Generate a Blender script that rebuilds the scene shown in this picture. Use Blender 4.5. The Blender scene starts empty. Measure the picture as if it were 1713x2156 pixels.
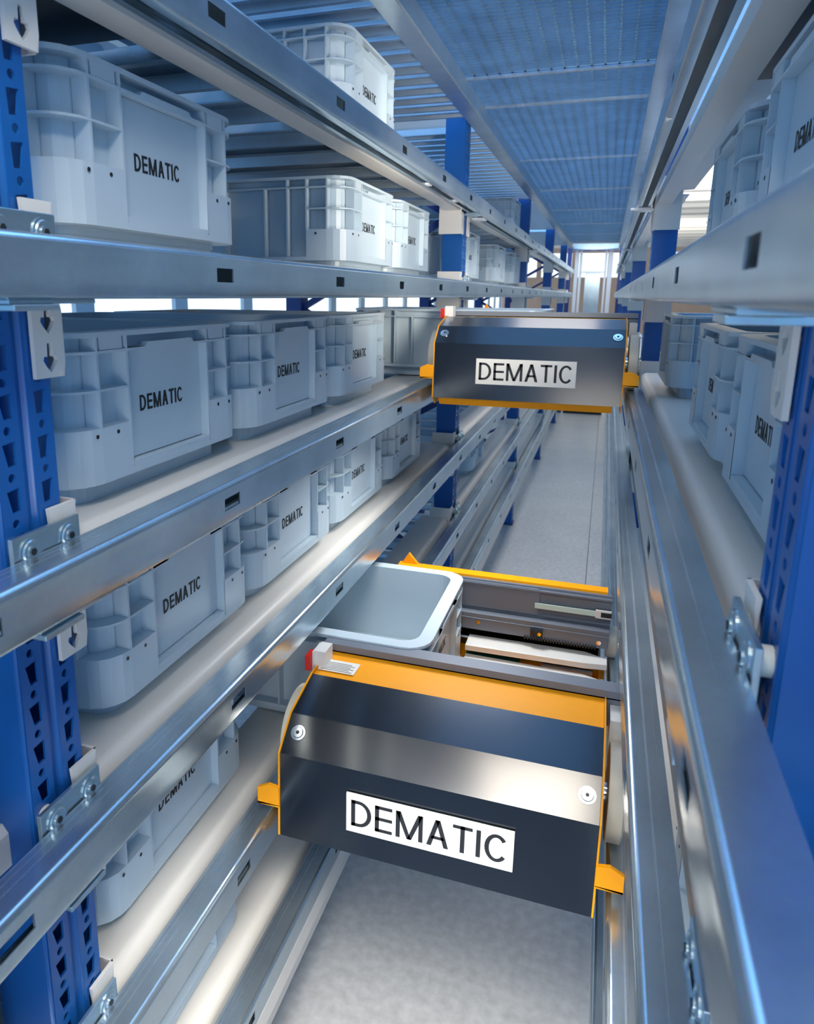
import bpy, math, random
from math import sin, cos, pi
from mathutils import Matrix, Vector
random.seed(7)
S = 0.48           # metres per measured unit
FL = 3.40          # height of the eye above the floor, in units
SC = bpy.context.scene
COL = SC.collection

# ------------------------------------------------------------------ camera
cd = bpy.data.cameras.new('camera')
cam = bpy.data.objects.new('camera', cd); COL.objects.link(cam)
R0 = Vector((0.94614689, 0.32363895, 0.00799304))      # right
R1 = Vector((0.0790637, -0.20705674, -0.97512893))     # down
R2 = Vector((-0.31393469, 0.92324717, -0.22149418))    # forward
m = Matrix(((R0.x, -R1.x, -R2.x, 0), (R0.y, -R1.y, -R2.y, 0), (R0.z, -R1.z, -R2.z, FL*S), (0, 0, 0, 1)))
cam.matrix_world = m
cd.sensor_fit = 'VERTICAL'; cd.sensor_height = 36; cd.sensor_width = 36*1713/2156
cd.lens = 1512/2156*36
cd.shift_x = (856.5-751)/2156; cd.shift_y = (964-1078)/2156
cd.clip_start = 0.01; cd.clip_end = 200
cd.dof.use_dof = True; cd.dof.focus_distance = 2.6*S; cd.dof.aperture_fstop = 9.0
SC.camera = cam

# ------------------------------------------------------------------ world, exposure
w = bpy.data.worlds.new('world'); SC.world = w; w.use_nodes = True
nt = w.node_tree; bg = nt.nodes['Background']
bg.inputs[0].default_value = (0.22, 0.53, 1.0, 1); bg.inputs[1].default_value = 0.80
SC.view_settings.view_transform = 'Standard'; SC.view_settings.look = 'None'
SC.view_settings.exposure = 0.30; SC.view_settings.gamma = 1.0
SC.view_settings.use_curve_mapping = False
SC.cycles.use_denoising = True
SC.cycles.max_bounces = 8; SC.cycles.glossy_bounces = 5; SC.cycles.diffuse_bounces = 4
SC.cycles.sample_clamp_indirect = 6

def P(x, y, z): return (x*S, y*S, (z+FL)*S)

def area(name, loc, target, sx, sy, power, col, spread=180):
    l = bpy.data.lights.new(name, 'AREA'); l.shape = 'RECTANGLE'; l.size = sx*S; l.size_y = sy*S
    l.energy = power; l.color = col; l.spread = math.radians(spread)
    o = bpy.data.objects.new(name, l); COL.objects.link(o)
    o.location = P(*loc)
    d = Vector(P(*target)) - Vector(P(*loc)); o.rotation_euler = d.to_track_quat('-Z', 'Y').to_euler()
    return o
WARM = (1.0, 0.90, 0.76); COOL = (0.40, 0.70, 1.0)
area('key_light', (-0.15, 0.05, 1.75), (-0.5, 2.6, -1.3), 1.0, 0.6, 11.5, WARM)
area('bay_fill', (-0.55, 3.35, -0.35), (-0.55, 3.1, -1.9), 0.5, 0.4, 2.2, (1, .96, .9), 130)  # added area light, no lamp there, brightens the load bay and its bin
area('low_key_light', (-0.1, -1.0, -1.2), (-0.5, 3.0, -2.2), 0.9, 0.9, 3.5, WARM)
area('floor_fill', (-0.35, 0.9, -0.6), (-0.40, 1.9, -3.4), 0.4, 0.5, 4.0, (1, .95, .88), 66)  # added unseen light that lifts the near floor
area('aisle_fill', (-0.43, 6.3, 1.22), (-0.43, 6.3, -3.0), 0.7, 1.0, 4.5, WARM, 120)  # added area lights without fixtures under the grating, brighten the aisle
area('aisle_fill', (-0.43, 8.6, 1.22), (-0.43, 8.6, -3.0), 0.7, 2.0, 5, WARM, 130)
area('aisle_fill', (-0.43, 12.5, 1.22), (-0.43, 12.5, -3.0), 0.7, 3.0, 5, WARM, 130)
area('aisle_fill', (-0.43, 18.5, 1.22), (-0.43, 18.5, -3.0), 0.7, 3.0, 5, WARM, 130)
area('rail_fill', (0.0, 3.0, 0.25), (-1.0, 4.3, .62), 0.3, 0.8, 2.8, WARM, 90)  # added unseen light aimed at the overhead left rail
area('end_light', (-0.4, 21.2, 0.9), (-0.4, 23.5, -0.4), 1.0, 1.2, 3, (1, .97, .92))
area('hall_fill', (-0.4, 5, 3.6), (-0.4, 5, -3), 7, 5, 14, COOL)  # added cool area lights, no fixtures, shining down through the grating
area('hall_fill', (-0.4, 15, 3.6), (-0.4, 15, -3), 7, 9, 60, COOL)
area('hall_fill', (4.0, 26, 0.0), (3.5, 32, 4.0), 5, 5, 170, WARM)  # added warm area lights aimed up to brighten the right ceiling
area('hall_fill', (4.0, 45, 0.0), (3.5, 50, 4.0), 5, 8, 90, WARM)
area('ceiling_fill', (-.4, 6, 2.2), (-.4, 6, 4), 3, 5, 60, (.12, .42, 1))  # added blue area lights that tint the ceiling over the walkway
area('ceiling_fill', (-.4, 15, 2.2), (-.4, 15, 4), 3, 9, 50, (.12, .42, 1))

# ------------------------------------------------------------------ materials
def new_mat(name):
    mt = bpy.data.materials.new(name); mt.use_nodes = True
    return mt, mt.node_tree, mt.node_tree.nodes['Principled BSDF']
def plain(name, col, rough=0.5, metal=0.0, noise=0.0, nscale=6, bump=0.0, spec=0.5):
    mt, t, b = new_mat(name)
    b.inputs['Base Color'].default_value = (*col, 1); b.inputs['Roughness'].default_value = rough
    b.inputs['Metallic'].default_value = metal; b.inputs['Specular IOR Level'].default_value = spec
    if noise or bump:
        tc = t.nodes.new('ShaderNodeTexCoord'); n = t.nodes.new('ShaderNodeTexNoise')
        n.inputs['Scale'].default_value = nscale; n.inputs['Detail'].default_value = 5
        t.links.new(tc.outputs['Object'], n.inputs['Vector'])
        if noise:
            mx = t.nodes.new('ShaderNodeMix'); mx.data_type = 'RGBA'
            mx.inputs[6].default_value = (*[c*(1-noise) for c in col], 1)
            mx.inputs[7].default_value = (*[min(1, c*(1+noise)) for c in col], 1)
            t.links.new(n.outputs[0], mx.inputs[0]); t.links.new(mx.outputs[2], b.inputs['Base Color'])
        if bump:
            bp = t.nodes.new('ShaderNodeBump'); bp.inputs['Strength'].default_value = bump; bp.inputs['Distance'].default_value = 0.002
            t.links.new(n.outputs[0], bp.inputs['Height']); t.links.new(bp.outputs[0], b.inputs['Normal'])
    return mt
def galv(name, col, rough=0.2, streak=True):
    """zinc coated steel: blotchy spangle, fine rolling scratches along Y"""
    mt, t, b = new_mat(name); N = t.nodes.new; L = t.links.new
    b.inputs['Metallic'].default_value = .9
    tc = N('ShaderNodeTexCoord')
    n1 = N('ShaderNodeTexNoise'); n1.inputs['Scale'].default_value = 7; n1.inputs['Detail'].default_value = 6; n1.inputs['Roughness'].default_value = .62
    vo = N('ShaderNodeTexVoronoi'); vo.inputs['Scale'].default_value = 260
    L(tc.outputs['Object'], n1.inputs['Vector']); L(tc.outputs['Object'], vo.inputs['Vector'])
    mp = N('ShaderNodeMapping'); mp.inputs['Scale'].default_value = (210, .35, 40)
    n2 = N('ShaderNodeTexNoise'); n2.inputs['Scale'].default_value = 1.0; n2.inputs['Detail'].default_value = 3
    L(tc.outputs['Object'], mp.inputs['Vector']); L(mp.outputs[0], n2.inputs['Vector'])
    r2 = N('ShaderNodeValToRGB'); r2.color_ramp.elements[0].position = .60; r2.color_ramp.elements[1].position = .66
    L(n2.outputs[0], r2.inputs[0])
    r1 = N('ShaderNodeMapRange'); r1.inputs['From Min'].default_value = .3; r1.inputs['From Max'].default_value = .72
    L(n1.outputs[0], r1.inputs['Value'])
    mx = N('ShaderNodeMix'); mx.data_type = 'RGBA'
    mx.inputs[6].default_value = (*[c*0.84 for c in col], 1); mx.inputs[7].default_value = (*[min(1, c*1.10) for c in col], 1)
    L(r1.outputs[0], mx.inputs[0])
    mx2 = N('ShaderNodeMix'); mx2.data_type = 'RGBA'; mx2.blend_type = 'MULTIPLY'; mx2.inputs[0].default_value = .07
    L(mx.outputs[2], mx2.inputs[6]); L(vo.outputs['Color'], mx2.inputs[7])
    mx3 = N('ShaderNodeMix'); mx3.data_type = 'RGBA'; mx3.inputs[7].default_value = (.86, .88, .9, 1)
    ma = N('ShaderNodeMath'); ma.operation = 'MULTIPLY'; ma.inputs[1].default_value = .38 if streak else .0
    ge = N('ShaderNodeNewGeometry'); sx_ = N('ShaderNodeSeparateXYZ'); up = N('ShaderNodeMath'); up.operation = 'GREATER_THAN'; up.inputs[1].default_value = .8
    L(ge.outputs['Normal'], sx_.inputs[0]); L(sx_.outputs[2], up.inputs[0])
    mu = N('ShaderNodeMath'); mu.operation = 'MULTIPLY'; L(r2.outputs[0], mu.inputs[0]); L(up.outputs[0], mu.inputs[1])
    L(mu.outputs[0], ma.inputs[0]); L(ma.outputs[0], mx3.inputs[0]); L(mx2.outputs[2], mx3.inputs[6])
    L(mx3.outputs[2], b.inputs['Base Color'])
    mr = N('ShaderNodeMapRange'); mr.inputs['To Min'].default_value = rough*.9; mr.inputs['To Max'].default_value = rough*1.3
    L(n1.outputs[0], mr.inputs['Value'])
    ad = N('ShaderNodeMath'); ad.operation = 'MULTIPLY_ADD'; ad.inputs[1].default_value = .3
    L(ma.outputs[0], ad.inputs[0]); L(mr.outputs[0], ad.inputs[2]); L(ad.outputs[0], b.inputs['Roughness'])
    bp = N('ShaderNodeBump'); bp.inputs['Strength'].default_value = .02; bp.inputs['Distance'].default_value = .001
    return mt
M = {
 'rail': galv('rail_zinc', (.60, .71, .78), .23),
 'zinc': galv('zinc_plate', (.50, .62, .68), .28, False),
 'slat': galv('slat_zinc', (.50, .60, .68), .35, False),
 'deck': galv('deck_zinc', (.62, .68, .72), .3, False),
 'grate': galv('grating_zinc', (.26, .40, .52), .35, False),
 'cream': plain('cream_paint', (.74, .72, .68), .38, 0, .05, 9, .1),
 'tote': plain('tote_plastic', (.53, .64, .72), .30, 0, .04, 12, .0),
 'blue': plain('blue_paint', (.008, .105, .37), .3, 0, .3, 3, .0),
 'dark_blue': plain('dark_blue_paint', (.02, .045, .20), .4),
 'orange': plain('orange_paint', (.95, .37, .004), .45, 0, .04, 40, .08, .25),
 'cover': plain('anthracite_cover', (.006, .011, .021), .26, .3, .15, 5),
 'plate': plain('grey_plate', (.17, .20, .25), .42, .25, .1, 8),
 'black': plain('black', (.012, .014, .018), .4),
 'ink': plain('ink', (.012, .014, .018), .6),
 'signw': plain('sign_white', (.80, .79, .74), .5, 0, .03, 90, .1),
 'nylon': plain('nylon', (.74, .72, .62), .4),
 'alu': plain('aluminium', (.74, .74, .72), .4, .1, .08, 20),
 'chrome': plain('chrome', (.85, .85, .85), .12, 1.0),
 'mint': plain('mint_strip', (.52, .66, .60), .5),
 'red': plain('red_lens', (.6, .02, .01), .3),
 'green': plain('circuit_green', (.02, .22, .14), .5),
 'white': plain('white_paint', (.82, .84, .86), .45),
 'panel': plain('wall_cladding', (.30, .42, .52), .6, 0, .06, 2),
 'brick': plain('far_wall', (.62, .50, .44), .7, 0, .1, 3),
}
def concrete():
    mt, t, b = new_mat('concrete_floor'); N = t.nodes.new; L = t.links.new
    tc = N('ShaderNodeTexCoord'); n1 = N('ShaderNodeTexNoise'); n1.inputs['Scale'].default_value = 3.2; n1.inputs['Detail'].default_value = 9; n1.inputs['Roughness'].default_value = .7
    n2 = N('ShaderNodeTexNoise'); n2.inputs['Scale'].default_value = 40; n2.inputs['Detail'].default_value = 4
    L(tc.outputs['Object'], n1.inputs['Vector']); L(tc.outputs['Object'], n2.inputs['Vector'])
    mx = N('ShaderNodeMix'); mx.data_type = 'RGBA'; mx.inputs[6].default_value = (.42, .43, .44, 1); mx.inputs[7].default_value = (.60, .61, .61, 1)
    L(n1.outputs[0], mx.inputs[0])
    m2 = N('ShaderNodeMix'); m2.data_type = 'RGBA'; m2.blend_type = 'OVERLAY'; m2.inputs[0].default_value = .35
    L(mx.outputs[2], m2.inputs[6]); L(n2.outputs[0], m2.inputs[7]); L(m2.outputs[2], b.inputs['Base Color'])
    b.inputs['Roughness'].default_value = .34
    bp = N('ShaderNodeBump'); bp.inputs['Strength'].default_value = .1; bp.inputs['Distance'].default_value = .002
    L(n2.outputs[0], bp.inputs['Height']); L(bp.outputs[0], b.inputs['Normal'])
    return mt
M['concrete'] = concrete()
_c = M['cover'].node_tree.nodes['Principled BSDF']; _c.inputs['Coat Weight'].default_value = .8; _c.inputs['Coat Roughness'].default_value = .16
def emis(name, col, st):
    mt, t, b = new_mat(name)
    b.inputs['Emission Color'].default_value = (*col, 1); b.inputs['Emission Strength'].default_value = st
    b.inputs['Base Color'].default_value = (.8, .8, .8, 1)
    return mt
M['tube'] = emis('lamp_tube', (1, .97, .9), 9)
M['daylight'] = emis('daylight_pane', (.74, .88, 1.0), 1.0)

# ------------------------------------------------------------------ mesh helpers (units, local)
class MB:
    def __init__(s): s.v = []; s.f = []; s.m = []; s.mats = []
    def mi(s, name):
        if name not in s.mats: s.mats.append(name)
        return s.mats.index(name)
    def poly(s, pts, mat=None):
        i = len(s.v); s.v += [tuple(p) for p in pts]; s.f.append(tuple(range(i, i+len(pts)))); s.m.append(mat)
    def box(s, x0, x1, y0, y1, z0, z1, mat=None):
        if x0 > x1: x0, x1 = x1, x0
        if y0 > y1: y0, y1 = y1, y0
        if z0 > z1: z0, z1 = z1, z0
        i = len(s.v)
        s.v += [(x0,y0,z0),(x1,y0,z0),(x1,y1,z0),(x0,y1,z0),(x0,y0,z1),(x1,y0,z1),(x1,y1,z1),(x0,y1,z1)]
        for q in ((0,3,2,1),(4,5,6,7),(0,1,5,4),(1,2,6,5),(2,3,7,6),(3,0,4,7)):
            s.f.append(tuple(i+k for k in q)); s.m.append(mat)
    def prism(s, prof, a, b, axis='y', mat=None, caps=True):
        """closed profile swept between a and b; axis y: prof=(x,z); axis x: prof=(y,z); axis z: prof=(x,y)"""
        def pt(p, t):
            return (p[0], t, p[1]) if axis == 'y' else ((t, p[0], p[1]) if axis == 'x' else (p[0], p[1], t))
        n = len(prof); i = len(s.v)
        s.v += [pt(p, a) for p in prof] + [pt(p, b) for p in prof]
        for k in range(n):
            s.f.append((i+k, i+(k+1) % n, i+n+(k+1) % n, i+n+k)); s.m.append(mat)
        if caps:
            s.f.append(tuple(i+k for k in range(n-1, -1, -1))); s.m.append(mat)
            s.f.append(tuple(i+n+k for k in range(n))); s.m.append(mat)
    def cyl(s, c, r, a, b, axis='x', n=20, mat=None, r2=None):
        r2 = r if r2 is None else r2
        i = len(s.v)
        def pt(rad, t, an):
            u, v = rad*cos(an), rad*sin(an)
            return (t, c[0]+u, c[1]+v) if axis == 'x' else ((c[0]+u, t, c[1]+v) if axis == 'y' else (c[0]+u, c[1]+v, t))
        s.v += [pt(r, a, 2*pi*k/n) for k in range(n)] + [pt(r2, b, 2*pi*k/n) for k in range(n)]
        for k in range(n):
            s.f.append((i+k, i+(k+1) % n, i+n+(k+1) % n, i+n+k)); s.m.append(mat)
        s.f.append(tuple(i+k for k in range(n-1, -1, -1))); s.m.append(mat)
        s.f.append(tuple(i+n+k for k in range(n))); s.m.append(mat)
    def build(s, name, mat, parent=None, loc=None, smooth=False, bevel=0, solid=0, fixn=True):
        me = bpy.data.meshes.new(name)
        me.from_pydata([(x*S, y*S, z*S) for x, y, z in s.v], [], s.f)
        me.materials.append(M[mat])
        for k in s.mats: me.materials.append(M[k])
        for p, q in zip(me.polygons, s.m):
            if q: p.material_index = 1+s.mats.index(q)
        if fixn:
            import bmesh
            bm = bmesh.new(); bm.from_mesh(me)
            bmesh.ops.remove_doubles(bm, verts=bm.verts, dist=1e-6) if solid else None
            bmesh.ops.recalc_face_normals(bm, faces=bm.faces); bm.to_mesh(me); bm.free()
        if smooth:
            for p in me.polygons: p.use_smooth = True
            me.set_sharp_from_angle(angle=math.radians(38))
        o = bpy.data.objects.new(name, me); COL.objects.link(o)
        if solid:
            md = o.modifiers.new('solid', 'SOLIDIFY'); md.thickness = solid*S; md.offset = 0
        if smooth:
            md = o.modifiers.new('wn', 'WEIGHTED_NORMAL'); md.keep_sharp = True; md.weight = 100
        if bevel:
            md = o.modifiers.new('bevel', 'BEVEL'); md.width = bevel*S; md.segments = 2; md.limit_method = 'ANGLE'
        if parent is not None: o.parent = parent
        if loc is not None: o.location = loc
        return o
    def mat(s, name):
        if name: s.mi(name)
        return name
def tag(o, label, cat, group=None, kind=None):
    if label: o['label'] = label
    if cat: o['category'] = cat
    if group: o['group'] = group
    if kind: o['kind'] = kind
    return o
def thing(name, label, cat, x, y, z, group=None, rz=0):
    o = bpy.data.objects.new(name, None); COL.objects.link(o); o.empty_display_size = .02
    o.location = P(x, y, z); o.rotation_euler = (0, 0, rz)
    return tag(o, label, cat, group)
KIDS = {}
def kids(r):
    if r.name not in KIDS: KIDS[r.name] = [c for c in bpy.data.objects if c.parent == r]
    return KIDS[r.name]
def dup(root, x, y, z, label, rz=0, drop=()):
    r = root.copy(); COL.objects.link(r); r.location = P(x, y, z); r.rotation_euler = (0, 0, rz); r['label'] = label
    for ch in list(kids(root)):
        if ch.name.split('.')[0] in drop: continue
        c = ch.copy(); COL.objects.link(c); c.parent = r
        for g in list(kids(ch)):
            d = g.copy(); COL.objects.link(d); d.parent = c
    return r
def structure(name, mb, mat, **k):
    o = mb.build(name, mat, loc=P(0, 0, 0), **k); o['kind'] = 'structure'; return o

# letters: strokes in a box of height 1
def letters(mb, word, put, h, sx, st):
    """put(u, v) maps text plane (units) to 3-D; sx letter width factor; st stroke"""
    W = {'D': .74, 'E': .62, 'M': .95, 'A': .76, 'T': .66, 'I': .14, 'C': .78}; GAP = .13
    tot = sum(W[c] for c in word)*sx + GAP*sx*(len(word)-1); u0 = -tot/2
    def q(*p): mb.poly([put(a*h, (b-.5)*h) for a, b in p])
    stv = st
    for c in word:
        w_ = W[c]*sx; x = u0; X = u0+w_; t = st
        if c in 'DE' : q((x,0),(x+t,0),(x+t,1),(x,1))
        if c == 'E':
            for b in (0, .5-stv*.4, 1-stv*.85): q((x,b),(X,b),(X,b+stv*.85),(x,b+stv*.85))
        if c == 'D':
            n = 12; r = min(w_*.62, .5); ox = X-r
            q((x,0),(ox,0),(ox,stv*.85),(x,stv*.85)); q((x,1-stv*.85),(ox,1-stv*.85),(ox,1),(x,1))
            for k in range(n):
                a, b = -pi/2+pi*k/n, -pi/2+pi*(k+1)/n
                f = lambda an, ri, rv: (ox+ri*cos(an), .5+rv*sin(an))
                q(f(a, r, .5), f(b, r, .5), f(b, r-t, .5-stv*.85), f(a, r-t, .5-stv*.85))
        if c == 'C':
            n = 20; r = w_/2; ox = x+r
            for k in range(n):
                a0, a1 = math.radians(38), math.radians(322)
                a, b = a0+(a1-a0)*k/n, a0+(a1-a0)*(k+1)/n
                f = lambda an, ri, rv: (ox+ri*cos(an), .5+rv*sin(an))
                q(f(a, r, .51), f(b, r, .51), f(b, r-t, .51-stv*.85), f(a, r-t, .51-stv*.85))
        if c == 'M':
            q((x,0),(x+t,0),(x+t,1),(x,1)); q((X-t,0),(X,0),(X,1),(X-t,1)); cx = (x+X)/2
            q((x,1),(x+t*1.15,1),(cx+t*.5,0),(cx-t*.5,0)); q((X,1),(X-t*1.15,1),(cx-t*.5,0),(cx+t*.5,0))
        if c == 'A':
            cx = (x+X)/2
            q((x,0),(x+t*1.1,0),(cx+t*.5,1),(cx-t*.55,1)); q((X,0),(X-t*1.1,0),(cx-t*.5,1),(cx+t*.55,1))
            q((x+w_*.2,.27),(X-w_*.2,.27),(X-w_*.24,.27+stv*.8),(x+w_*.24,.27+stv*.8))
        if c == 'T':
            cx = (x+X)/2; q((cx-t/2,0),(cx+t/2,0),(cx+t/2,1),(cx-t/2,1)); q((x,1-stv*.85),(X,1-stv*.85),(X,1),(x,1))
        if c == 'I': cx = (x+X)/2; q((cx-t/2,0),(cx+t/2,0),(cx+t/2,1),(cx-t/2,1))
        u0 = X + GAP*sx

PITCH = .643
LV = {'T': .633, 'A': -.010, 'B': -.653, 'C': -1.296, 'D': -1.939, 'E': -2.582}
LNAME = {'T': 'topmost', 'A': 'eye-level', 'B': 'second', 'C': 'third', 'D': 'fourth', 'E': 'lowest'}
XR = .143
SIDES = {-1: ('left', -1.0), 1: ('right', XR)}
def wx(s, u): return -1.0-u if s < 0 else XR+u       # world x from outward distance u
BAY = 4.78
UPY = [1.17+BAY*k for k in range(5)]
Y1 = 22.0

# ------------------------------------------------------------------ floor, ceiling, walls
b = MB(); b.box(-9.2, 9.2, -3, 66.3, -.2, 0); f = b.build('floor', 'concrete', loc=(0, 0, 0)); f['kind'] = 'structure'
b = MB(); b.box(.004, .012, 4.4, 30, .0005, .0012); o = b.build('trim_1', 'black'); o['kind'] = 'structure'
b = MB()
b.box(-9, 9, -3, 66, 4.35, 4.45)
y = -3
while y < 65:
    b.prism([(y, 4.35), (y+.35, 4.0), (y+1.35, 4.0), (y+1.7, 4.35)], -9, 9, 'x'); y += 2.5
structure('ceiling', b, 'white')
b = MB()
b.box(-9.2, -9, -3, 66, -FL, -1.8); b.box(-9.2, -9, -3, 66, .25, 4.4)
y = -2
while y < 66: b.box(-9.2, -9, y, y+.5, -1.8, .25); y += 3.2
structure('wall_left', b, 'panel')
b = MB(); b.box(9, 9.2, -3, 66, -FL, 4.4); structure('wall_right', b, 'panel')
b = MB(); b.box(-9, 9, 66, 66.2, -FL, 1.6); b.box(-9, 9, 66, 66.2, 3.6, 4.4)
x = -9
while x < 9: b.box(x, x+.4, 65.95, 66.2, 1.6, 3.6); x += 2.9
structure('wall_far', b, 'brick')
b = MB(); b.box(-9, 9, 66.22, 66.3, 1.6, 3.6); structure('window_2', b, 'daylight')
b = MB()
b.box(-9.16, -9.1, -3, 66, -1.8, .25); structure('window_1', b, 'daylight')

# ------------------------------------------------------------------ rails
def rail_prof():
    p = [(.030, .014), (.030, 0), (.008, 0), (.002, .003), (0, .010), (0, .040), (0, .077), (0, .100)]
    for k in range(1, 6):
        a = pi/2*k/5; p.append((.015-.015*cos(a), .100+.015*sin(a)))
    p += [(.088, .115), (.088, 0), (.072, 0), (.072, .014)]
    return p
RP = rail_prof()
def make_rail(s):
    mb = MB(); sg = -1 if s < 0 else 1
    ys = [-.6]
    k = -2
    slots = []
    while 1.803+.913*k < Y1-.1:
        c = 1.803+.913*k
        if c-.05 > -.6: slots.append((c-.046, c+.046))
        k += 1
    br = [-.6]
    for h in slots: br += list(h)
    br.append(Y1)
    n = len(RP)
    for y in br: mb.v += [(sg*p[0], y, p[1]) for p in RP]
    for q in range(len(br)-1):
        for k in range(n-1):
            if q % 2 == 1 and RP[k] == (0, .040): continue
            mb.f.append((q*n+k, q*n+k+1, (q+1)*n+k+1, (q+1)*n+k)); mb.m.append(None)
    return mb
for s in (-1, 1):
    base = None
    for L in 'TABCDE':
        lab = 'galvanised %s rail with rectangular slots on the %s of the aisle' % ({'T': 'overhead', 'A': 'eye-level', 'B': 'second', 'C': 'third', 'D': 'fourth', 'E': 'lowest'}[L] + (' shuttle' if L in 'TA' else ' highest' if 0 else ''), SIDES[s][0])
        lab = {'T': 'galvanised rail overhead on the %s of the aisle, seen from below',
               'A': 'galvanised slotted rail at eye level on the %s of the aisle',
               'B': 'galvanised slotted rail on the %s carrying the farther shuttle',
               'C': 'galvanised slotted rail on the %s passing just above the nearer shuttle',
               'D': 'galvanised slotted rail on the %s carrying the nearer shuttle',
               'E': 'lowest galvanised slotted rail on the %s, close above the floor'}[L] % SIDES[s][0]
        if base is None:
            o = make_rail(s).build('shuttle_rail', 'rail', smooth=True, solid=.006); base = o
        else:
            o = base.copy(); COL.objects.link(o)
        o.location = P(SIDES[s][1], 0, LV[L]); tag(o, lab, 'rail', 'galvanised shuttle rails along the aisle')
    # cream base rail under the lowest rail
    b = MB()
    pr = [(0, -.005), (.10, -.005), (.10, -.17), (.012, -.17), (0, -.09)]
    b.prism([(s*x, z) for x, z in pr], .2, Y1)
    o = b.build('base_beam', 'cream', loc=P(SIDES[s][1], 0, LV['E'])); o['label'] = 'cream painted beam under the lowest rail on the %s' % SIDES[s][0]; o['category'] = 'beam'

# ------------------------------------------------------------------ shelf beams
def beam_prof():
    return [(.126, .004), (.126, .060), (.130, .080), (.140, .097), (.153, .107), (.170, .110), (.36, .110), (.36, .098), (.225, .090), (.225, .004)]
def ringcell(mb, rect, hole, x):
    """plate cell at x with a hole; rect (y0,y1,z0,z1), hole list of (y,z) ccw about its centre"""
    y0, y1, z0, z1 = rect; cy = sum(p[0] for p in hole)/len(hole); cz = sum(p[1] for p in hole)/len(hole)
    def edge(p):
        dy, dz = p[0]-cy, p[1]-cz; t = 1e9
        if dy > 1e-9: t = min(t, (y1-cy)/dy)
        if dy < -1e-9: t = min(t, (y0-cy)/dy)
        if dz > 1e-9: t = min(t, (z1-cz)/dz)
        if dz < -1e-9: t = min(t, (z0-cz)/dz)
        return (cy+dy*t, cz+dz*t)
    n = len(hole); B = [edge(p) for p in hole]
    def side(q): return 0 if abs(q[0]-y1) < 1e-6 else 1 if abs(q[1]-z1) < 1e-6 else 2 if abs(q[0]-y0) < 1e-6 else 3
    corner = {(0, 1): (y1, z1), (1, 2): (y0, z1), (2, 3): (y0, z0), (3, 0): (y1, z0)}
    for k in range(n):
        a, c = hole[k], hole[(k+1) % n]; A, Cc = B[k], B[(k+1) % n]
        pts = [(x, *a), (x, *c), (x, *Cc)]
        sa, sb = side(A), side(Cc); mid = []
        while sa != sb:
            mid.append(corner[(sa, (sa+1) % 4)]); sa = (sa+1) % 4
        for q in reversed(mid): pts.append((x, *q))
        pts.append((x, *A)); mb.poly(pts)
def circ(cy, cz, r, n=12): return [(cy+r*cos(2*pi*k/n+.01), cz+r*sin(2*pi*k/n+.01)) for k in range(n)]
def arrow(cy, cz, k=1.0):
    pts = [(.007,.028), (-.007,.028), (-.009,.0), (-.018,.001), (-.021,-.008), (-.013,-.02), (0,-.034), (.013,-.02), (.021,-.008), (.018,.001), (.009,.0)]
    return [(cy+a*k, cz+c*k) for a, c in pts]
def bracket_mb(s, far):
    """L shaped cream end connector: front plate with keyholes and end plate"""
    mb = MB(); X = s*.118; w_ = .088
    y0, y1 = (0, w_)
    z0, z1 = -.168, .193
    cells = [(-.168, -.085, 1), (-.085, -.004, 1), (-.004, .10, 0), (.10, .193, 2)]
    for a, c, kind in cells:
        if kind == 1: ringcell(mb, (y0, y1, a, c), arrow(w_*.5, (a+c)/2+.003), X)
        elif kind == 2: ringcell(mb, (y0, y1, a, c), [(w_*.5+.012, .112), (w_*.5+.012, .148), (w_*.5-.012, .148), (w_*.5-.010, .112)], X)
        else: mb.poly([(X, y0, a), (X, y1, a), (X, y1, c), (X, y0, c)])
    ye = 0 if far else w_
    mb.poly([(X, ye, z0), (s*.29, ye, z0), (s*.29, ye, z1), (X, ye, z1)])
    return mb
ord_bay = ['first bay', 'second bay', 'third bay', 'fourth bay', 'fifth bay']
for s in (-1, 1):
    proto = None
    for k in range(5):
        for L in 'TABCDE':
            y0, y1 = UPY[k]+.03, UPY[k]+BAY-.22
            if k == 4: y1 = Y1-.1
            lab = 'cream shelf beam behind the %s rail on the %s, in the %s from the camera' % ({'T': 'overhead', 'A': 'eye-level', 'B': 'second', 'C': 'third', 'D': 'fourth', 'E': 'lowest'}[L], SIDES[s][0], ord_bay[k])
            t = thing('shelf_beam', lab, 'beam', SIDES[s][1], y0, LV[L], 'cream beams that carry the grey bins')
            if proto is None or k == 4:
                mb = MB(); mb.prism([(s*a, c) for a, c in beam_prof()], .088, y1-y0+.002)
                me = mb.build('beam_body', 'cream', t, smooth=True)
                br = bracket_mb(s, False); b1 = br.build('end_bracket', 'cream', t, solid=.010)
                b1.location = (0, 0, 0)
                br2 = bracket_mb(s, True); b2 = br2.build('end_bracket', 'cream', t, solid=.010); b2.location = (0, (y1-y0)*S, 0)
                if k < 4: proto = (me, b1, b2)
            else:
                for c in proto:
                    q = c.copy(); COL.objects.link(q); q.parent = t
    # near bay beams, left end of the frame
for L in 'BCDE':
    t = thing('shelf_beam', 'cream shelf beam on the left ending behind the nearest blue upright, %s' % {'B': 'below eye level', 'C': 'third level', 'D': 'fourth level', 'E': 'lowest level'}[L], 'beam', -1, .25, LV[L], 'cream beams that carry the grey bins')
    mb = MB(); mb.prism([(-a, c) for a, c in [(.2, .004), (.2, .09), (.215, .11), (.36, .11), (.36, .098), (.3, .09), (.3, .004)]], 0, .83); mb.build('beam_body', 'cream', t)

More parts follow.
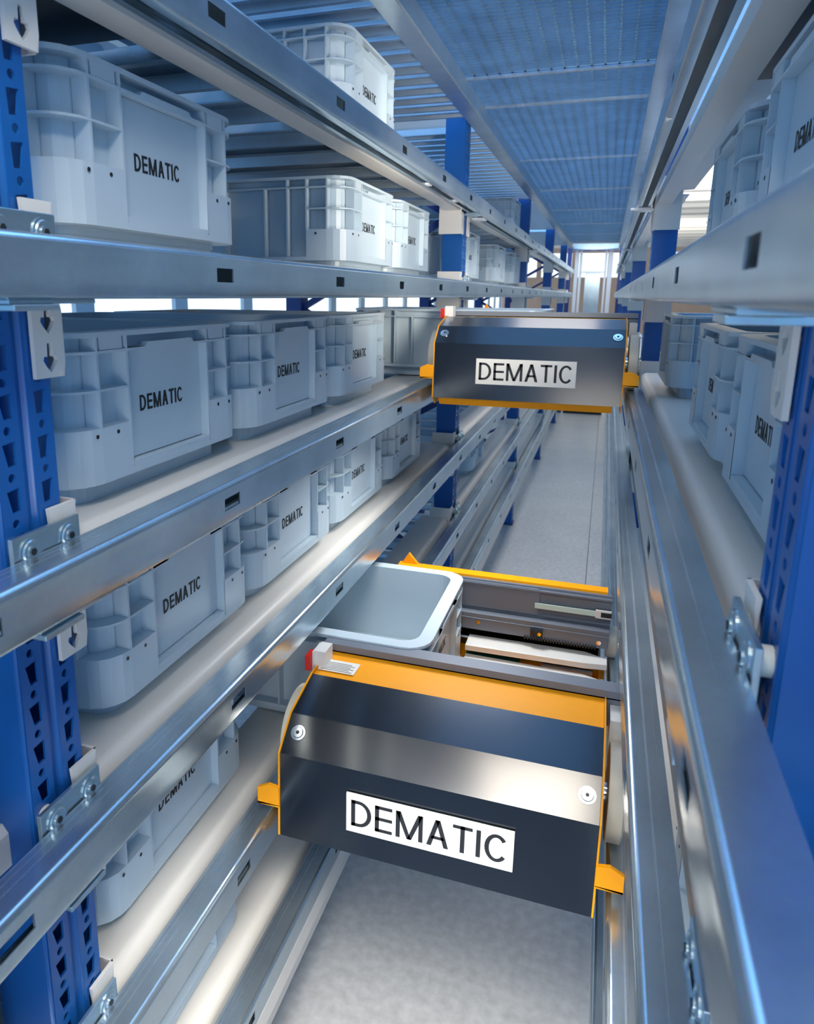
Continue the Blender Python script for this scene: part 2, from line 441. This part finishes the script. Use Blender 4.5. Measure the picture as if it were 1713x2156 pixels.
# ------------------------------------------------------------------ uprights
def make_upright(s):
    root = None
    mb = MB(); X = s*.130; hw = .087; H0, H1 = -FL, 1.39
    n = int((H1-H0)/.098)
    for c0, c1 in ((-hw+.006, -.016), (.016, hw-.006)):
        cy = (c0+c1)/2; lean = .004 if c0 < 0 else -.004
        for k in range(n):
            z = H0+k*.098
            tr = [(cy+.017, z+.020), (cy+.022, z+.072), (cy-.022, z+.066), (cy-.013, z+.016)]
            ringcell(mb, (c0, c1, z, z+.076), [(cy+.012+lean, z+.014), (cy+.017, z+.064), (cy-.017, z+.060), (cy-.010+lean, z+.012)], X)
            # small round hole between
            ringcell(mb, (c0, c1, z+.076-.0, z+.098), circ(cy, z+.087, .0098), X)
        zt = H0+n*.098; mb.poly([(X, c0, zt), (X, c1, zt), (X, c1, H1), (X, c0, H1)])
    # central groove, rounded shoulders, side walls with returns
    def strip(pts):
        for a, c in zip(pts[:-1], pts[1:]):
            mb.poly([(s*a[0], a[1], H0), (s*c[0], c[1], H0), (s*c[0], c[1], H1), (s*a[0], a[1], H1)])
    strip([(.130, -.016), (.142, -.008), (.142, .008), (.130, .016)])
    for q in (-1, 1):
        strip([(.130, q*(hw-.006)), (.136, q*hw), (.285, q*hw), (.29, q*(hw-.01)), (.29, q*.05)])
    return mb
UPL = ['nearest', 'second', 'third', 'fourth', 'fifth']
for s in (-1, 1):
    pu = None; pb = None
    for k, y in enumerate(UPY):
        t = thing('rack_upright', 'blue perforated rack upright on the %s of the aisle, %s from the camera' % (SIDES[s][0], UPL[k]), 'upright', SIDES[s][1], y, 0, 'blue uprights along the aisle')
        if pu is None:
            col = make_upright(s).build('post', 'blue', t, solid=.006)
            b = MB(); b.box(s*.11, s*.31, -.11, .11, -FL, -FL+.02); foot = b.build('foot_plate', 'dark_blue', t)
            pu = (col, foot)
        else:
            for c in pu: q = c.copy(); COL.objects.link(q); q.parent = t
        # rear frame: back post and bracing
        if s > 0: continue
        t2 = thing('rack_upright', 'dark blue braced rear rack upright behind the %s bins, %s from the camera' % (SIDES[s][0], UPL[k]), 'upright', SIDES[s][1], y, 0, 'rear uprights of the racking')
        if pb is None:
            b = MB(); b.box(s*1.52, s*1.66, -.08, .08, -FL, 1.39); c1 = b.build('post', 'dark_blue', t2)
            b = MB(); z = -3.1; q_ = 0
            while z < 1.2:
                a, c = ((.27, z), (1.53, z+.72)) if q_ % 2 else ((1.53, z), (.27, z+.72))
                b.prism([(s*a[0], a[1]), (s*c[0], c[1]), (s*c[0], c[1]+.055), (s*a[0], a[1]+.055)], -.03, .03); z += .74; q_ += 1
            c2 = b.build('brace', 'dark_blue', t2); pb = (c1, c2)
        else:
            for c in pb: q = c.copy(); COL.objects.link(q); q.parent = t2

# ------------------------------------------------------------------ connector plates by the uprights
def make_plate(s, t):
    b = MB(); b.box(s*.094, s*.106, -.098, .099, .018, .166); pl = b.build('plate', 'zinc', t, bevel=.002)
    out = [pl]
    for y in (-.052, .062):
        b = MB(); c = (y, .128)
        b.cyl(c, .030, s*.094, s*.091, 'x', 32); b.cyl(c, .025, s*.091, s*.088, 'x', 32, r2=.022); b.cyl(c, .013, s*.088, s*.085, 'x', 24)
        b.cyl(c, .008, s*.0845, s*.083, 'x', 6, mat=b.mat('black'))
        out.append(b.build('bolt_head', 'zinc', t))
        b = MB(); b.cyl(c, .024, s*.106, s*.128, 'x', 20); out.append(b.build('nylon_spacer', 'nylon', t, smooth=True))
    return out
def make_underplate(s, t):
    b = MB(); b.box(s*.0, s*.12, -.13, -.015, -.024, -.012); b.box(s*.012, s*.10, -.13, .105, -.012, -.003)
    return [b.build('plate', 'zinc', t, bevel=.002)]
for s in (-1, 1):
    pr = None; pq = None
    for k, y in enumerate(UPY):
        for L in 'TABCDE':
            t = thing('connector_plate', 'bolted zinc connector plate at the %s blue upright on the %s, by the %s rail' % (UPL[k], SIDES[s][0], {'T': 'overhead', 'A': 'eye-level', 'B': 'second', 'C': 'third', 'D': 'fourth', 'E': 'lowest'}[L]), 'bracket', SIDES[s][1], y, LV[L], 'connector plates between rails and uprights')
            if pr is None: pr = make_plate(s, t)
            else:
                for c in pr: q = c.copy(); COL.objects.link(q); q.parent = t
            if L == 'E': continue
            t = thing('splice_plate', 'thin zinc splice plate under the %s rail at the %s upright on the %s' % ({'T': 'overhead', 'A': 'eye-level', 'B': 'second', 'C': 'third', 'D': 'fourth'}[L], UPL[k], SIDES[s][0]), 'bracket', SIDES[s][1], y, LV[L], 'splice plates under the rails')
            if pq is None: pq = make_underplate(s, t)
            else:
                for c in pq: q = c.copy(); COL.objects.link(q); q.parent = t

# ------------------------------------------------------------------ cross channels that carry the bins
def channels(s, L, ya, yb, step, grp, labf, w_=.085, u0=.220):
    y = ya; o = None; n = 0
    while y < yb:
        if not any(abs(y-u) < .10+w_ for u in UPY):
            if o is None:
                b = MB(); pr = [(-w_, .02), (-w_, .014), (-w_+.03, .014), (-w_+.04, .065), (w_-.04, .065), (w_-.03, .014), (w_, .014), (w_, .02), (w_-.025, .02), (w_-.035, .071), (-w_+.035, .071), (-w_+.025, .02)]
                b.prism(pr, s*u0, s*1.5, 'x'); o = b.build('cross_channel', 'slat'); c = o
            else: c = o.copy(); COL.objects.link(c)
            c.location = P(SIDES[s][1], y, LV[L] if L != 'U' else 1.276); tag(c, labf, 'channel', grp); n += 1
        y += step
    return n
N = 0
N += channels(-1, 'T', 2.11, 13.5, .4565, 'cross channels under the overhead level on the left', 'galvanised cross channel spanning the rack above the eye-level bins on the left', .16)
N += channels(-1, 'U', 2.2, 20.5, .2283, 'roof channels on the left', 'galvanised cross channel in the rack roof on the left, above the overhead rail', u0=.109)
for L in 'BCDE':
    N += channels(-1, L, 1.5, 9.0, .4565, 'cross channels of the %s bin level on the left' % LNAME[L], 'galvanised cross channel under the %s bin level on the left' % LNAME[L])
for L in 'TABCDE':
    b = MB(); b.box(-1.50, -1.56, 1.0, 21.8, .0, .10)
    o = b.build('rear_beam', 'slat', loc=P(-1, 0, LV[L])); tag(o, 'rear shelf beam on the left behind the bins, %s level' % {'T': 'overhead', 'A': 'eye'}.get(L, LNAME[L]), 'beam')
b = MB(); b.box(-1.50, -1.56, 1.0, 21.8, 1.27, 1.39); o = b.build('rear_beam', 'slat', loc=P(-1, 0, 0)); tag(o, 'rear roof beam of the left rack', 'beam')
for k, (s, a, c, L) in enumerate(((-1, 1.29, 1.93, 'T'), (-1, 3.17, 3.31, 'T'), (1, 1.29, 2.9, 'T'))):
    b = MB(); b.box(s*.22, s*1.5, a, c, .075, .09); b.box(s*.22, s*1.5, a, a+.02, .03, .075)  # black sheet added for the deep shade under the overhead level
    o = b.build('shade_panel', 'black', loc=P(SIDES[s][1], 0, LV[L])); tag(o, 'dark panel standing for shade above the %s' % ['nearest eye-level bin on the left', 'gap between eye-level bins on the left', 'eye-level bins on the right'][k], 'panel')
print('channels', N)

# ------------------------------------------------------------------ bins
def rr(x0, x1, y0, y1, r, n=5, cuts_x=(), cuts_y=()):
    """rounded rectangle ccw starting at right side bottom; extra vertices on straight edges"""
    pts = []
    cx, cy = sorted(cuts_x), sorted(cuts_y)
    def arc(ax, ay, a0):
        return [(ax+r*cos(a0+pi/2*k/n), ay+r*sin(a0+pi/2*k/n)) for k in range(n+1)]
    pts += [(x1, y) for y in cy if y0+r < y < y1-r]
    pts += arc(x1-r, y1-r, 0)
    pts += [(x, y1) for x in reversed(cx) if x0+r < x < x1-r]
    pts += arc(x0+r, y1-r, pi/2)
    pts += [(x0, y) for y in reversed(cy) if y0+r < y < y1-r]
    pts += arc(x0+r, y0+r, pi)
    pts += [(x, y0) for x in cx if x0+r < x < x1-r]
    pts += arc(x1-r, y0+r, -pi/2)
    return pts
TD, TW, TH = 1.30, .4325, .446
def make_tote(t):
    cxs = [-.21, -.31, -.65, -TD+.31, -TD+.21]; cys = [-.205, .205]
    I = .046
    def ol(ins): return rr(-TD+ins, -ins, -TW+ins, TW-ins, max(.02, .105-ins*.6), 5, cxs, cys)
    O, N_, Q = ol(0), ol(I), ol(I+.012)
    n = len(O)
    b = MB()
    def loop(A, za, B_, zb, pred=None):
        for k in range(n):
            j = (k+1) % n
            if pred and not pred((O[k][0]+O[j][0])/2, (O[k][1]+O[j][1])/2): continue
            b.poly([(*A[k], za), (*A[j], za), (*B_[j], zb), (*B_[k], zb)])
    def corner(x, y):
        onfb = x > -.08 or x < -TD+.08
        if onfb: return abs(y) > .204
        return x > -.215 or x < -TD+.215
    def ringpl(z0, z1, pred=None):
        loop(N_, z0, O, z0, pred); loop(O, z0, O, z1, pred); loop(O, z1, N_, z1, pred)
    F = ol(.065)
    loop(F, 0, F, .06); b.poly([(*p, 0) for p in reversed(F)])
    loop(F, .06, O, .06, None); loop(O, .06, O, .078); loop(O, .078, N_, .078)
    loop(O, .078, O, .205, corner); loop(O, .205, N_, .205, corner)
    loop(N_, .06, N_, TH-.01)
    ringpl(.297, .303, corner); ringpl(.393, .400)
    # inside
    loop(Q, TH, Q, .04); b.poly([(*p, .04) for p in Q])
    # ribs on the short faces
    for fx, sg in ((0, -1), (-TD, 1)):
        for y in (-.325, -.205, .205, .325):
            b.box(fx+sg*.0012, fx+sg*I, y-.004, y+.004, .20 if abs(y) > .3 else .08, TH-.012)
        b.box(fx+sg*.030, fx+sg*I, -.2, .2, .095, .392)              # panel
        b.box(fx+sg*.001, fx+sg*I, -.2, .2, .078, .092)
        for y0 in (-.31, .222):
            b.box(fx+sg*.002, fx+sg*I, y0, y0+.088, .401, TH-.013)
        pr = [(-.2, .392), (.2, .392), (.2, .400), (.125, .400), (.112, .412), (-.112, .412), (-.125, .400), (-.2, .400)]
        b.prism(pr, fx-.001*sg, fx+sg*.018, 'x')
    # ribs on the long faces
    for sy in (-1, 1):
        for x in (-.105, -.21, -.31, -.65, -TD+.31, -TD+.21, -TD+.105):
            b.box(x-.004, x+.004, sy*(TW-.0012), sy*(TW-I), .20 if -.3 < x or x < -TD+.3 else .08, TH-.012)
        for x in (-.43, -TD+.43):
            b.box(x-.004, x+.004, sy*TW*.995, sy*(TW-I), .07, .396)
    # drain holes
    for y in (-.345, -.262, .262, .335):
        b.cyl((y, .186), .0055, -.0, .0012, 'x', 10, mat=b.mat('black'))
    for sy in (-1, 1):
        b.cyl((-.16, .186), .0055, sy*TW, sy*(TW+.0012), 'y', 10, mat=b.mat('black'))
    body = b.build('bin_body', 'tote', t, smooth=True)
    b = MB()
    loop(N_, TH-.013, O, TH-.013); loop(O, TH-.013, O, TH); loop(O, TH, Q, TH)
    rim = b.build('rim', 'tote', t, smooth=True)
    b = MB()
    letters(b, 'DEMATIC', lambda u, v: (-.0292, u-.012, .240+v), .045, .90, .19)
    tx = b.build('lettering', 'ink', t, fixn=False); tx['label'] = 'black printed lettering'
    return body, rim, tx
# (side, level, far edge y, label)
def zt(L): return LV[L]+.1105
TOTES = [
 (-1,'A',2.205,'nearest grey bin on the eye-level shelf on the left, full lettered front showing'),
 (-1,'A',4.12,'second grey bin on the eye-level left shelf, its long side showing'),
 (-1,'A',5.01,'third grey bin on the eye-level left shelf, right behind the one showing its side'),
 (-1,'A',7.1,'grey bin on the eye-level left shelf just beyond the second blue upright'),
 (-1,'A',8.95,'fifth grey bin on the eye-level left shelf, small and far back'),
 (-1,'A',10.5,'farthest grey bin on the eye-level left shelf, by the third upright'),
 (-1,'T',4.11,'nearest grey bin on the overhead left shelf, above all the others'),
 (-1,'T',10.2,'far grey bin on the overhead left shelf near the grating walkway'),
 (-1,'B',2.167,'large open bin beside the blue upright, first under the eye-level left rail'),
 (-1,'B',3.08,'middle one of three open grey bins under the eye-level left rail'),
 (-1,'B',3.99,'grey bin under the eye-level left rail, next to the farther shuttle'),
 (-1,'C',2.225,'nearest grey bin in the third row on the left, partly under the crossing rail'),
 (-1,'C',3.10,'second grey bin in the third row on the left'),
 (-1,'C',3.985,'third grey bin in the third row on the left'),
 (-1,'C',4.93,'fourth and last grey bin in the third row on the left before the upright'),
 (-1,'D',2.14,'grey bin in the fourth row on the left, left of the nearer shuttle'),
 (-1,'D',7.95,'far grey bin in the fourth row on the left, seen under the farther shuttle'),
 (-1,'E',2.08,'grey bin low down in the bottom left row, mostly behind rails'),
 (-1,'D',1.02,'grey bin left of the nearest upright, fourth row'),
 (-1,'E',1.02,'grey bin at the bottom left corner behind the nearest upright'),
 (-1,'C',1.02,'grey bin at the left edge behind the nearest upright, third row'),
 (1,'A',2.17,'nearest grey bin on the eye-level right shelf, cut by the picture edge'),
 (1,'A',3.21,'second grey bin on the eye-level right shelf'),
 (1,'B',2.19,'nearest grey bin below the eye-level rail on the right, beside the blue upright'),
 (1,'B',3.085,'second grey bin below the eye-level rail on the right'),
 (1,'B',5.03,'grey bin below the eye-level rail on the right standing apart farther back'),
 (1,'C',2.19,'grey bin low on the right, seen through the gap between rails'),
 (1,'C',3.1,'grey bin low on the right, farther of the two seen between rails'),
 (1,'D',2.19,'grey bin in the fourth row on the right, hidden mostly by rails'),
 (1,'C',1.0,'grey bin on the right below the near upright'),
]
proto = None
for s, L, yf, lab in TOTES:
    yc = yf-.345 if yf > 1.1 else .6
    X = SIDES[s][1]+s*.195
    if proto is None:
        proto = thing('storage_bin', lab, 'bin', X, yc, zt(L), 'grey bins on the shelves'); make_tote(proto)
    else: dup(proto, X, yc, zt(L), lab, rz=0 if s < 0 else pi)
dup(proto, -.57, 2.99, zt('D')+.007, 'pale open bin sliding off the nearer shuttle into the left rack')
dup(proto, -.365, 5.19, zt('B')+.007, 'grey bin sliding off the farther shuttle into the left rack')

# ------------------------------------------------------------------ overhead grating walkway
for s in (-1, 1):
    b = MB(); x0 = -1.0 if s < 0 else .157; x1 = -1.11 if s < 0 else .265
    b.prism([(x0, 1.276), (x1, 1.276), (x1, 1.284), (x0-.008*(-s)*-1, 1.284), (x0+s*.008, 1.39), (x1, 1.39), (x1, 1.398), (x0, 1.398)], .5, 21.2)
    o = b.build('walkway_beam', 'deck', loc=P(0, 0, 0)); tag(o, 'long zinc beam carrying the overhead grating on its %s edge' % SIDES[s][0], 'beam')
CY = [2.75, 5.14, 5.92, 8.24, 10.55, 12.95, 15.41, 17.91, 20.16]
for k, y in enumerate(CY):
    b = MB(); b.box(-1.0, .33, -.012, .012, -.012, .004)
    o = b.build('walkway_crossbar', 'deck', loc=P(0, y, 1.40)); tag(o, 'thin bright crossbar under the overhead grating, %s from the camera' % ['first', 'second', 'third', 'fourth', 'fifth', 'sixth', 'seventh', 'eighth', 'ninth'][k], 'crossbar', 'crossbars under the grating')
ends = CY + [21.0]
for k in range(len(CY)):
    y0, y1 = ends[k]+.014, ends[k+1]-.014
    b = MB(); y = y0
    while y < y1: b.box(-1.05, .40, y, y+.010, 1.402, 1.424); y += .0525
    x = -1.04
    while x < .4: b.box(x, x+.010, y0, y1, 1.412, 1.450); x += .082
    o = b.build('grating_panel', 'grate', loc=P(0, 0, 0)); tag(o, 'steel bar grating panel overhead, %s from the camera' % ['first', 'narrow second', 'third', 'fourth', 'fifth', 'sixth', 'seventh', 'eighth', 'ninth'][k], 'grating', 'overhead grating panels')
# power strips between the right deck beam and overhead rail are the slotted underside of the rail itself
for k, y in enumerate((5.0, 9.8, 14.6)):
    b = MB(); b.box(.12, .25, 0, .05, -.022, -.006); b.cyl((.025, -.014), .008, .10, .12, 'x', 8)
    o = b.build('rail_clip', 'white', loc=P(0, y+.8, LV['T'])); tag(o, 'small pale clip bridging the underside of the overhead right rail, %s from the camera' % ['first', 'second', 'third'][k], 'clip', 'clips under the overhead rail')
for k, y in enumerate((4.35, 5.15, 6.2, 10.9)):
    b = MB(); b.box(-1.12, -1.02, 0, .14, -.02, -.006) if k > 1 else b.box(-1.10, -1.045, 0, .07, -.0, .012)
    o = b.build('rail_clip', 'white', loc=P(0, y, LV['T'])); tag(o, 'small pale clip under the overhead left rail, %s from the camera' % ['first', 'second', 'third', 'fourth'][k], 'clip', 'clips under the overhead rail')

# ------------------------------------------------------------------ shuttles
def make_shuttle(name, label, X, Y, Z, xf):
    t = thing(name, label, 'shuttle', X, Y, Z, 'orange and anthracite shuttles')
    HW = .528
    prof = [(0, -.06), (.010, .262), (.115, .357), (.31, .407), (.31, .395), (.12, .345), (.022, .255), (.012, -.06)]
    def cov(p, mat, nm, x0=-HW, x1=HW, bev=.0): 
        b = MB(); b.prism(p, x0, x1, 'x'); return b.build(nm, mat, t, bevel=bev)
    fp = cov([(0, -.06), (.010, .262), (.024, .258), (.012, -.06)], 'cover', 'front_cover')
    fp['label'] = 'flat anthracite front panel'
    c = cov([(.010, .262), (.115, .357), (.12, .345), (.024, .258)], 'cover', 'sloping_cover'); c['label'] = 'sloping metallic cover panel'
    c = cov([(.115, .357), (.31, .407), (.31, .395), (.12, .345)], 'cover', 'top_cover')
    top = cov([(.305, .400), (.51, .405), (.51, .36), (.305, .36)], 'orange', 'top_plate'); top['label'] = 'orange top plate'
    # nameplate on orange
    b = MB(); b.box(-.525, -.378, .352, .438, .4045, .4065); npl = b.build('data_plate', 'signw', top)
    b = MB()
    for k in range(6):
        yy = .36+k*.011
        b.box(-.515, -.515+(.11 if k % 2 else .125), yy, yy+.003, .4066, .4070)
    b.build('print', 'ink', npl) if False else b.build('small_print', 'ink', top)
    # side plates
    for sg in (-1, 1):
        pr = [(-.003, -.058), (.007, .265), (.113, .361), (.31, .411), (.53, .411), (.56, -.012), (1.76, -.012), (1.78, -.06), (.06, -.105)]
        b = MB(); b.prism(pr, sg*(HW+.001), sg*(HW+.007), 'x'); b.build('side_plate', 'orange', t)
    # tabs with chamfer
    for sg in (-1, 1):
        b = MB(); b.prism([(sg*.53, .130), (sg*.57, .136), (sg*.612, .115), (sg*.612, .052), (sg*.53, .058)], -.004, .010, 'y'); b.box(sg*.53, sg*.612, -.004, .05, .052, .060)
        b.build('guide_tab', 'orange', t)
    # lower lip
    b = MB(); b.prism([(.008, -.060), (.055, -.106), (.058, -.100), (.014, -.054)], -.50, .487, 'x'); b.build('lower_lip', 'orange', t)
    # wheels
    for (sg, yy, rd) in ((-1, .33, .160), (1, .33, .160), (-1, 1.66, .08), (1, 1.66, .08)):
        b = MB(); b.cyl((yy, rd), rd, sg*.556, sg*.606, 'x', 48); b.cyl((yy, rd), rd-.015, sg*.606, sg*.612, 'x', 40)
        wh = b.build('wheel', 'nylon', t, smooth=True, bevel=.004)
        b = MB(); b.cyl((yy, rd), .035, sg*.54, sg*.618, 'x', 20); b.build('hub', 'chrome', wh, smooth=True)
    # screws on the slope
    nrm = Vector((0, -.095, .105)).normalized()
    for x in (-.484, .488):
        b = MB()
        b.cyl((0, 0), .026, 0, .004, 'z', 28); b.cyl((0, 0), .020, .004, .009, 'z', 24, r2=.017); b.cyl((0, 0), .007, .009, .010, 'z', 6, mat=b.mat('black'))
        o = b.build('cover_screw', 'chrome', t, smooth=True)
        o.location = (x*S, .068*S, .3145*S); o.rotation_euler = (math.atan2(.095, .105), 0, 0)
    # sign
    b = MB(); b.box(-.278, .283, -.0065, -.001, .032, .180)
    sg_ = b.build('sign_plate', 'signw', t); sg_['label'] = 'white sign with dark lettering'
    sg_.location = (0, .003*S, 0)
    b = MB(); letters(b, 'DEMATIC', lambda u, v: (u+.003, -.0072, .107+v), .100, .97, .145)
    b.build('lettering', 'ink', sg_, fixn=False)
    # chassis
    b = MB(); b.box(-HW, HW, .03, .50, -.055, .10); b.box(-HW, HW, .50, 1.76, -.10, -.075)
    b.build('chassis', 'black', t)
    b = MB(); b.box(-HW, HW, .52, 1.74, -.075, -.065); b.box(-HW, HW+.03, 1.52, 1.60, -.065, -.03); b.build('orange_tray', 'orange', t)
    # dark bar behind the orange top plate
    b = MB(); b.box(-.56, .60, .505, .575, .405, .438); b.box(-.56, .60, .505, .512, .30, .41); b.build('cross_bar', 'plate', t)
    # far inner wall of the load bay: fork housings, belt, screws
    b = MB(); b.box(-.54, .562, 1.48, 1.50, .14, .400); b.box(-.54, .22, 1.468, 1.48, .255, .392); b.box(-.54, .562, 1.462, 1.48, .380, .388)
    b.box(.24, .562, 1.470, 1.48, .250, .262); b.build('bay_wall', 'plate', t)
    b = MB(); b.box(-.54, .560, 1.43, 1.478, .145, .235); b.box(-.54, .562, 1.426, 1.43, .205, .211); w2 = b.build('fork_housing', 'plate', t, bevel=.004)
    b = MB(); b.box(.20, .50, 1.462, 1.472, .294, .320); b.build('belt', 'mint', t)
    b = MB(); b.box(.49, .562, 1.455, 1.468, .290, .330); b.box(.515, .565, 1.453, 1.456, .298, .322, mat=b.mat('black')); b.build('belt_clamp', 'alu', t)
    b = MB(); k = .16
    while k < .50: b.box(k, k+.008, 1.42, 1.43, .140, .155); k += .014
    b.build('toothed_belt', 'black', t)
    b = MB(); b.prism([(xf, 1.335), (.455, 1.345), (.56, 1.36), (.56, 1.42), (.455, 1.466), (xf, 1.462)], .070, .100, 'z'); b.build('fork', 'alu', t, bevel=.003)
    b = MB(); b.prism([(xf, 1.318), (.44, 1.300), (.545, 1.270), (.56, 1.31), (.45, 1.352), (xf, 1.368)], .022, .036, 'z'); b.build('fork', 'alu', t)
    b = MB(); b.box(.25, .50, 1.50, 1.53, -.065, -.03); b.build('guide_strip', 'signw', t)
    b = MB(); b.box(.17, .25, 1.32, 1.40, -.065, .0); b.cyl((.19, 1.37), .012, 0, .012, 'z', 14, mat=b.mat('chrome')); b.build('slide_block', 'signw', t)
    b = MB(); b.cyl((.435, 1.31), .024, -.065, .035, 'z', 24); b.cyl((.435, 1.31), .058, -.065, -.03, 'z', 24, mat=b.mat('black')); b.build('roller', 'chrome', t, smooth=True)
    b = MB(); b.box(-.14, .14, 1.49, 1.53, -.065, -.03); b.build('circuit_board', 'green', t)
    b = MB(); rnd = random.Random(3)
    for k in range(34):
        x = -.2+rnd.random()*.36; yy = 1.24+rnd.random()*.22; h = .01+rnd.random()*.035; b.box(x, x+.015+rnd.random()*.03, yy, yy+.012+rnd.random()*.02, -.065, -.065+h, mat=b.mat(['black', 'alu', 'chrome'][k % 3]))
    b.build('components', 'black', t)
    for (x, zz) in ((.515, .175), (-.073, .19), (-.38, .19)):
        b = MB(); b.cyl((x, zz), .011, 1.43, 1.424, 'y', 16); b.build('housing_screw', 'chrome', t)
    b = MB(); b.box(.19, .25, 1.405, 1.43, .172, .198); b.cyl((.235, .185), .009, 1.405, 1.398, 'y', 14, mat=b.mat('chrome')); b.build('connector', 'black', t)
    # far end block
    b = MB(); b.box(-HW, HW+.012, 1.50, 1.565, .396, .412); b.box(HW-.004, HW+.012, 1.50, 1.565, .30, .40); b.build('rear_top_plate', 'orange', t)
    b = MB(); b.prism([(-.515, .41), (-.425, .41), (-.478, .470)], 1.545, 1.565, 'y'); b.build('corner_gusset', 'orange', t)
    b = MB(); b.prism([(1.56, .40), (1.75, .20), (1.77, -.06), (1.755, -.06), (1.735, .19), (1.55, .38)], -HW, HW, 'x'); b.build('rear_cover', 'cover', t)
    # corner brackets and the sensor
    b = MB(); b.box(.55, .595, .40, .55, .30, .385); b.build('corner_bracket', 'alu', t)
    b = MB(); b.box(-.50, -.545, .37, .45, .400, .47); b.box(-.55, -.545, .36, .44, .36, .47); b.build('corner_bracket', 'alu', t)
    b = MB(); b.box(-.575, -.551, .345, .405, .395, .455); b.build('sensor_lens', 'red', t)
    return t
make_shuttle('shuttle_vehicle', 'nearer shuttle vehicle, anthracite and orange, seen from above low in the aisle', -.4285, 2.0, LV['D']+.118, -.12)
make_shuttle('shuttle_vehicle', 'farther shuttle vehicle seen nearly end-on between the second rails', -.421, 4.2, LV['B']+.118, .08)

# ------------------------------------------------------------------ lift at the end of the aisle
t = thing('lift_mast', 'white lift mast with a tall grey panel at the far end of the aisle', 'lift', -.43, 23, -FL)
H = FL+1.33
for a, c in ((-.60, -.50), (-.47, -.40), (.24, .30), (.34, .46)):
    b = MB(); b.box(a, c, 0, .25, 0, H); b.build('mast_post', 'white', t)
b = MB(); b.box(-.29, .14, .3, .34, 0, H-.15); b.box(-.20, -.17, .27, .3, 0, H-.3); b.box(.08, .10, .27, .3, 0, H-.3); b.build('mast_panel', 'zinc', t)
b = MB(); b.box(-.45, .3, -.02, .03, FL+.69, FL+.73); b.build('mast_crossbar', 'alu', t)
b = MB(); b.box(-.75, .62, -.4, .35, H, H+.16); b.build('head_beam', 'zinc', t)
for s in (-1, 1):
    b = MB(); b.prism([(-.7, FL+1.25), (.6, FL+1.33), (.6, FL+1.35), (-.7, FL+1.27)] if s > 0 else [(-.7, FL+1.33), (.6, FL+1.25), (.6, FL+1.27), (-.7, FL+1.35)], -.5-s*.02, -.48-s*.02, 'y'); b.build('brace', 'dark_blue', t)
b = MB()
for k in range(18): b.box(-.55+k*.055, -.53+k*.055, -.9, -.85, 0, .25)
b.box(-.6, .5, -.85, 0, 0, .18); b.build('base_grille', 'black', t)
for s in (-1, 1):
    x = -1.16 if s < 0 else .24
    b = MB(); b.box(x-.05, x+.07, 0, .12, 0, FL+1.4)
    o = b.build('end_post', 'dark_blue', loc=P(0, 22.2, -FL)); tag(o, 'dark blue post on the %s beside the lift mast' % SIDES[s][0], 'post')

# ------------------------------------------------------------------ hall lamps
for k, (x, y) in enumerate(((2.75, 32.4), (4.6, 20), (-3.2, 20), (-3.5, 33))):
    t = thing('ceiling_lamp', 'tube lamp on the hall ceiling, %s' % ['seen lit on the right beyond the rack', 'over the right hall side', 'over the left hall side', 'far over the left hall side'][k], 'lamp', x, y, 3.8, 'hall ceiling lamps')
    b = MB(); b.box(-.75, .75, -.3, .3, .08, .19); b.build('housing', 'white', t)
    b = MB(); b.box(-.65, .65, -.18, .18, -.05, .08); b.build('tube', 'tube', t, bevel=.04)

# ------------------------------------------------------------------ cables
b = MB(); pts = [(.262, 1.05, -.735), (.262, 1.0, -.722), (.262, .93, -.716), (.262, .85, -.714), (.262, .6, -.712)]
for k, p in enumerate(pts): b.v += [(p[0]+.010*cos(2*pi*q/14), p[1], p[2]+.010*sin(2*pi*q/14)) for q in range(14)]
for k in range(len(pts)-1):
    for q in range(14): b.f.append((k*14+q, k*14+(q+1) % 14, (k+1)*14+(q+1) % 14, (k+1)*14+q)); b.m.append(None)
o = b.build('power_cable', 'black', loc=P(0, 0, 0), smooth=True); tag(o, 'black cable running past the near blue upright on the right', 'cable')
t = thing('proximity_probe', 'white rod with a black tip by the near left upright', 'sensor', -1.125, .93, -1.262)
b = MB(); b.cyl((0, 0), .012, .0, .10, 'y', 16); b.build('rod', 'white', t, smooth=True)
b = MB(); b.cyl((0, 0), .013, .10, .16, 'y', 16); b.build('tip', 'black', t, smooth=True)
